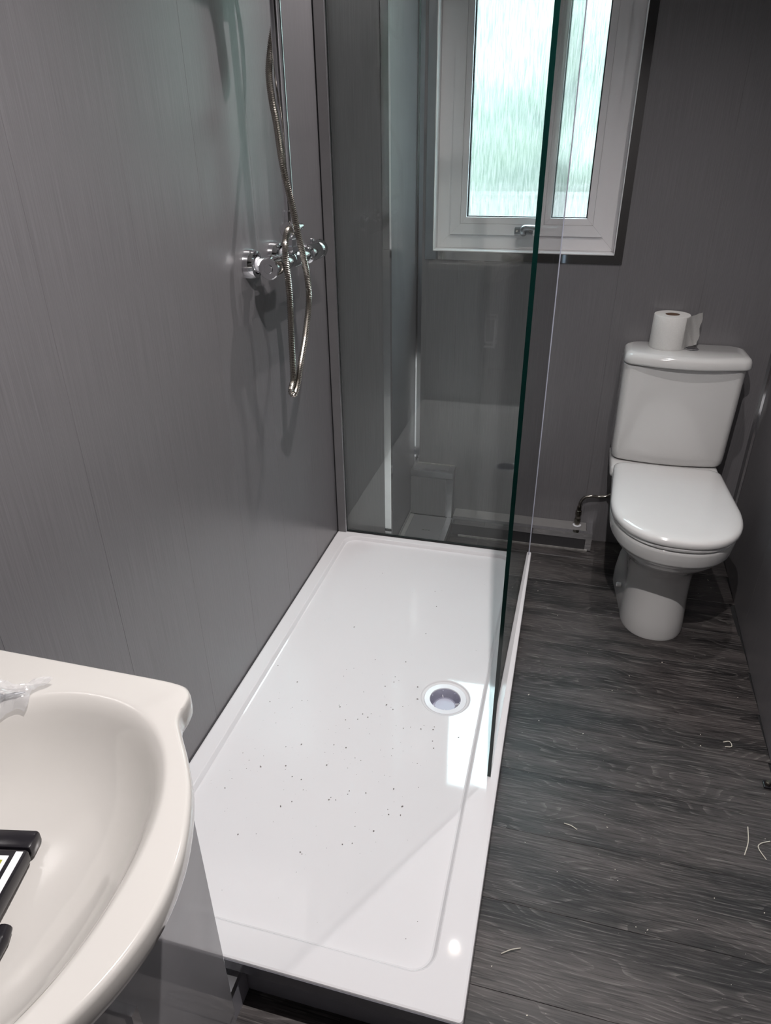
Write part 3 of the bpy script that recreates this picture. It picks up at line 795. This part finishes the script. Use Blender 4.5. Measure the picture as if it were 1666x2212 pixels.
# ================================================================== VANITY AND BASIN
VX, VY0, VY1 = .315, -.585, -.050
van = thing('vanity_unit', (.16, -.31, 0.0), 'gloss grey vanity cupboard with bar handles under the basin', 'vanity unit')
mk('side_panel', boxes((.001, VX - .019, VY1 - .018, VY1, 0.0, .829)), M['gloss_grey'], van)
mk('side_panel', boxes((.001, VX - .019, VY0, VY0 + .018, 0.0, .829)), M['gloss_grey'], van)
mk('fascia', bbox(VX - .0185, VX - .001, VY0, VY1, .673, .724, .001, 1), M['gloss_grey'], van)
mk('plinth', bbox(VX - .0185, VX - .002, VY0, VY1, .0005, .0860, .001, 1), M['gloss_grey'], van)
YM = (VY0 + VY1) / 2
for a, b, hy in ((VY0, YM - .001, YM - .048), (YM + .001, VY1, YM + .048)):
    d = mk('door', bbox(VX - .0185, VX, a, b, .0895, .6700, .0012, 2), M['gloss_grey'], van)
    bm = boxes((VX + .0002, VX + .026, hy - .0055, hy + .0055, .540, .551), (VX + .0002, VX + .026, hy - .0055, hy + .0055, .385, .396), (VX + .026, VX + .037, hy - .0055, hy + .0055, .385, .551))
    mk('handle', bm, M['chrome'], d)

BZT = .858
BC = (.265, -.315)
half = [(.004, -.062), (.10, -.0615), (.20, -.061), (.30, -.061), (.338, -.0620), (.3560, -.0660), (.3660, -.0770), (.3690, -.0920), (.3700, -.1060), (.3760, -.1190), (.3890, -.1360), (.4070, -.1580), (.4300, -.1910), (.4500, -.2330), (.4620, -.2720), (.4670, -.3150)]
full = half + [(x, -.63 - y_) for x, y_ in reversed(half[:-1])]
dense = []
for p in [(x, y_, 0) for x, y_ in full]: dense.append(p)
oc = catmull(dense, 5)                                    # front run; the back edge along the wall closes it
oc = [(p.x, p.y) for p in oc] + [(.004, -.568 + .506 * k / 12) for k in range(1, 12)]
def bowl_r(ang, hx, hy, n=2.2):
    c, s = math.cos(ang), math.sin(ang)
    return (abs(c / hx) ** n + abs(s / hy) ** n) ** (-1 / n)
def bring_out(f, z, inset=0.0):
    out = []
    for x, y_ in oc:
        v = Vector((x - BC[0], y_ - BC[1])); L_ = v.length
        v = v * ((L_ - inset) / L_) * f
        out.append((max(.004, BC[0] + v.x), BC[1] + v.y, z))
    return out
def bring_in(f, z):
    out = []
    for x, y_ in oc:
        a = math.atan2(y_ - BC[1], x - BC[0])
        r = bowl_r(a, .158, .206) * f
        out.append((BC[0] + r * math.cos(a), BC[1] + r * math.sin(a), z))
    return out
brs = [bring_out(.30, .728), bring_out(.52, .738), bring_out(.70, .762), bring_out(.84, .795), bring_out(.92, .815), bring_out(.955, .822), bring_out(.985, .8255), bring_out(1, .829, .001), bring_out(1, .836), bring_out(1, .850), bring_out(1, .8555, .0015), bring_out(1, BZT, .0045), bring_out(1, BZT, .0065),
       bring_in(1.05, BZT), bring_in(1.035, BZT - .0001), bring_in(1.018, .8574), bring_in(1.0, .8550), bring_in(.972, .8500), bring_in(.945, .8425), bring_in(.91, .8310), bring_in(.86, .8160), bring_in(.79, .7990),
       bring_in(.70, .7835), bring_in(.59, .7705), bring_in(.46, .7605), bring_in(.31, .7535), bring_in(.16, .7500), bring_in(.07, .7490)]
bbm = loft(brs, True, True)
basin_bvh = BVHTree.FromBMesh(bbm)
basin = mk('wash_basin', bbm, M['basin'], origin=(.23, -.315, .728), sm=60)
tag(basin, 'cream white ceramic wash basin with bowed front on the vanity', 'basin')

def basin_z(x, y_):
    h = basin_bvh.ray_cast(Vector((x, y_, 1.2)), Vector((0, 0, -1)))
    return h[0].z if h[0] else .83

# small black box with label lying in the bowl
bxo = thing('black_box', (.2365, -.304, .7585), 'small black plastic box with white stripe and green picture in basin', 'box')
def bx_part(name, x0, x1, y0, y1, z0, z1, m, r=.002, par=None):
    bm = bbox(x0, x1, y0, y1, z0, z1, r, 2) if r else boxes((x0, x1, y0, y1, z0, z1))
    bmesh.ops.transform(bm, matrix=Matrix.Translation((.2365, -.304, .7585)) @ Matrix.Rotation(math.radians(12), 4, 'Z'), verts=bm.verts[:])
    return mk(name, bm, m, par or bxo, sm=40)
bx_part('case', -.034, .036, -.070, .050, .0, .0175, M['black'], .004)
bx_part('cap', -.0345, .0365, .0505, .0725, -.0003, .0180, M['black'], .004)
bx_part('white_stripe', .0245, .0320, -.066, .046, .0176, .0181, M['white_pl'], 0)
lb = bx_part('picture_label', -.032, .0195, -.030, .041, .0176, .0181, M['white_pl'], 0)
m_, nt_, b_ = nm('green_picture')
vz = nt_.nodes.new('ShaderNodeTexVoronoi'); vz.inputs['Scale'].default_value = 85
rp2 = nt_.nodes.new('ShaderNodeValToRGB')
rp2.color_ramp.elements[0].color = (.03, .10, .02, 1); rp2.color_ramp.elements[1].color = (.50, .45, .03, 1); rp2.color_ramp.elements[1].position = .9
tcn = nt_.nodes.new('ShaderNodeTexCoord'); nt_.links.new(tcn.outputs['Object'], vz.inputs['Vector'])
nt_.links.new(vz.outputs['Color'], rp2.inputs['Fac']); nt_.links.new(rp2.outputs[0], b_.inputs['Base Color'])
bx_part('green_picture', -.029, .0155, -.026, .036, .0181, .0184, m_, 0)

blob = mk('black_fitting', tube(catmull([(.2960, -.352, .7605), (.2930, -.340, .7600), (.2890, -.328, .7595), (.2850, -.316, .7595)], 6), lambda i, s: .0085 * (1 - .35 * abs(s - .025) / .025), 14), M['black'], sm=60)
tag(blob, 'rounded black plastic fitting lying in the basin below the black box', 'fitting')

# crumpled clear bag with a screw on the bowl's slope
bm = bmesh.new()
G = 30
gr = []
for i in range(G + 1):
    row = []
    for j in range(G + 1):
        u, v = i / G, j / G
        bl, br, tr_, tl_ = Vector((.128, -.182)), Vector((.188, -.144)), Vector((.200, -.104)), Vector((.116, -.130))
        pt = bl.lerp(br, u).lerp(tl_.lerp(tr_, u), v)
        x = pt.x + .004 * math.sin(v * 7 + 1); y_ = pt.y + .004 * math.sin(u * 9)
        nz = noise.noise(Vector((x * 55, y_ * 55, 1.7))) + .6 * noise.noise(Vector((x * 120, y_ * 120, 4.2)))
        row.append(bm.verts.new((x, y_, basin_z(x, y_) + .0085 + .0070 * nz)))
    gr.append(row)
for a, b in zip(gr, gr[1:]):
    for j in range(G): bm.faces.new((a[j], b[j], b[j + 1], a[j + 1]))
bag = mk('plastic_bag', bm, M['film'], origin=(.16, -.14, basin_z(.16, -.14)))
tag(bag, 'crumpled clear plastic bag on the back slope of the basin', 'bag')
def onb(x, y_): return Vector((x, y_, basin_z(x, y_) + .0050))
sa, sb = onb(.1640, -.1385), onb(.1830, -.1255)
scr = thing('loose_screw', tuple(sa), 'steel screw inside the clear plastic bag in basin', 'screw')
mk('shank', tube([sa, sa.lerp(sb, .55), sb], lambda i, s: (.0026, .0024, .0006)[i], 10), M['handlemetal'], scr)
mk('screw_head', tube([sa - (sb - sa).normalized() * .0028, sa], lambda i, s: .0048 - .0020 * i, 12), M['handlemetal'], scr)

# ================================================================== CEILING DOWNLIGHTS
def downlight(x, y_, where, power=1.0, cone=122, tilt=0.0):
    d = thing('downlight', (x, y_, ZC - .012), 'round recessed ceiling downlight ' + where, 'downlight', 'ceiling downlights')
    mk('bezel', lathe([(.044, ZC - .0005), (.044, ZC - .006), (.036, ZC - .009), (.031, ZC - .004)], (x, y_, 0), 'Z', 32, False, False), M['chrome'], d, sm=40)
    mk('lens', lathe([(.031, ZC - .0045), (.028, ZC - .0055), (.0005, ZC - .006)], (x, y_, 0), 'Z', 32, False, True), M['emit'], d)
    li = bpy.data.lights.new('downlight_lamp', 'SPOT')
    li.energy = LAMP_W * power; li.color = LAMP_COL
    li.shadow_soft_size = .009; li.spot_size = math.radians(cone); li.spot_blend = 1.0
    lo = bpy.data.objects.new('downlight_lamp', li); COL.objects.link(lo)
    lo.location = (0, 0, -.018); lo.parent = d; lo.rotation_euler = (0, math.radians(tilt), 0)
downlight(.50, 1.32, 'above the far end of the shower tray', 0.62, 112, 40)
downlight(.98, 1.02, 'above the floor in front of the toilet', 0.58)
downlight(.74, -.06, 'above the near end of the shower tray', 2.05, 150)

# ================================================================== DUST, SHAVINGS, FITTINGS
rng = random.Random(11)
def grit(name, n, area, zf, size, label, m, spread):
    bm = bmesh.new()
    for _ in range(n):
        x, y_ = area()
        s = size * (0.35 + rng.random() ** 3 * 1.6)
        mt = Matrix.Translation((x, y_, zf(x, y_) + s * .3)) @ Matrix.Rotation(rng.random() * 6, 4, 'Z') @ Matrix.Diagonal((s * (1 + rng.random() * spread), s, s * .5, 1))
        bmesh.ops.create_icosphere(bm, subdivisions=1, radius=.5, matrix=mt)
    o = mk(name, bm, m)
    tag(o, label, 'debris', kind='stuff')
    return o
def tray_pt():
    while True:
        if rng.random() < .7: p = (rng.gauss(.33, .14), rng.gauss(.45, .22))
        else: p = (rng.uniform(.06, .60), rng.uniform(.09, 1.4))
        if .065 < p[0] < .595 and .09 < p[1] < 1.44 and (p[0] - DC[0]) ** 2 + (p[1] - DC[1]) ** 2 > .0052: return p
def tray_z(x, y_):
    return TZ - .0139
grit('tray_grit', 260, tray_pt, tray_z, .0019, 'fine grey grit specks scattered on the white shower tray', M['grit'], .8)
def floor_pt():
    while True:
        p = (rng.uniform(.73, 1.35), rng.uniform(-.1, 1.75))
        if not (p[1] > 1.27 and abs(p[0] - TCX) < .13): return p
grit('floor_grit', 120, floor_pt, lambda x, y_: 0.0, .0017, 'pale crumbs of debris scattered on the dark plank floor', M['shaving'], 1.5)
for pts, lab in (([(.752, .212, .002), (.770, .222, .006), (.788, .232, .002)], 'thin curled pale shaving on the floor near the tray corner'),
                 ([(1.255, .560, .002), (1.268, .595, .006), (1.276, .640, .002)], 'long pale shaving on the floor near the right wall'),
                 ([(1.300, .560, .002), (1.288, .585, .004), (1.296, .600, .003), (1.318, .612, .002)], 'bent pale shaving on the floor beside the right wall'),
                 ([(.862, .545, .0015), (.878, .540, .0045), (.892, .535, .0015)], 'short pale sliver on the floor in the middle of the planks'),
                 ([(1.262, .902, .0015), (1.278, .905, .004), (1.280, .888, .004), (1.264, .886, .0015)], 'tiny square loop of pale plastic on the floor')):
    o = mk('plastic_shaving', tube(catmull(pts, 5), lambda i, s: .0011, 6), M['shaving'])
    tag(o, lab, 'shaving', 'plastic shavings on the floor')
ft = thing('floor_fitting', (1.358, .775, 0.0), 'small black metal fitting on the floor at the right wall', 'fitting')
mk('plate', bbox(1.335, xr(.775) - .001, .768, .790, .0003, .006, .0015), M['black'], ft)
mk('pin', lathe([(.007, .0062), (.007, .014), (.005, .016)], (1.345, .779, 0), 'Z', 14), M['brass'], ft)

# ================================================================== OUTSIDE
patio = struct('patio', boxes((-8, 9, 2.10, 14, -.70, -.60)), M['lawn'], 'pale ground outside the window')
patio['category'] = 'ground'
gw = tag(mk('garden_wall', bbox(-5, 6, 4.30, 4.50, -.60, 1.10, .01), M['render']), 'pale low garden wall blurred behind the bottom of the window', 'wall')
bm = bmesh.new()
hv = []
for i in range(121):
    row = []
    for j in range(41):
        x = -5 + 11 * i / 120; a = j / 40
        if a < .7: p = Vector((x, 4.75, -.60 + 4.0 * a / .7))
        else: p = Vector((x, 4.75 + 1.2 * (a - .7) / .3, 3.40))
        k = noise.noise(p * 1.7) * .30 + noise.noise(p * 5.0) * .14
        row.append(bm.verts.new(p + Vector((0, -k, k * .8 if j > 3 else 0))))
    hv.append(row)
for a, b in zip(hv, hv[1:]):
    for j in range(40): bm.faces.new((a[j], b[j], b[j + 1], a[j + 1]))
hedge = tag(mk('garden_hedge', bm, M['leaf'], sm=180), 'tall green hedge blurred behind the obscure window glass', 'hedge')
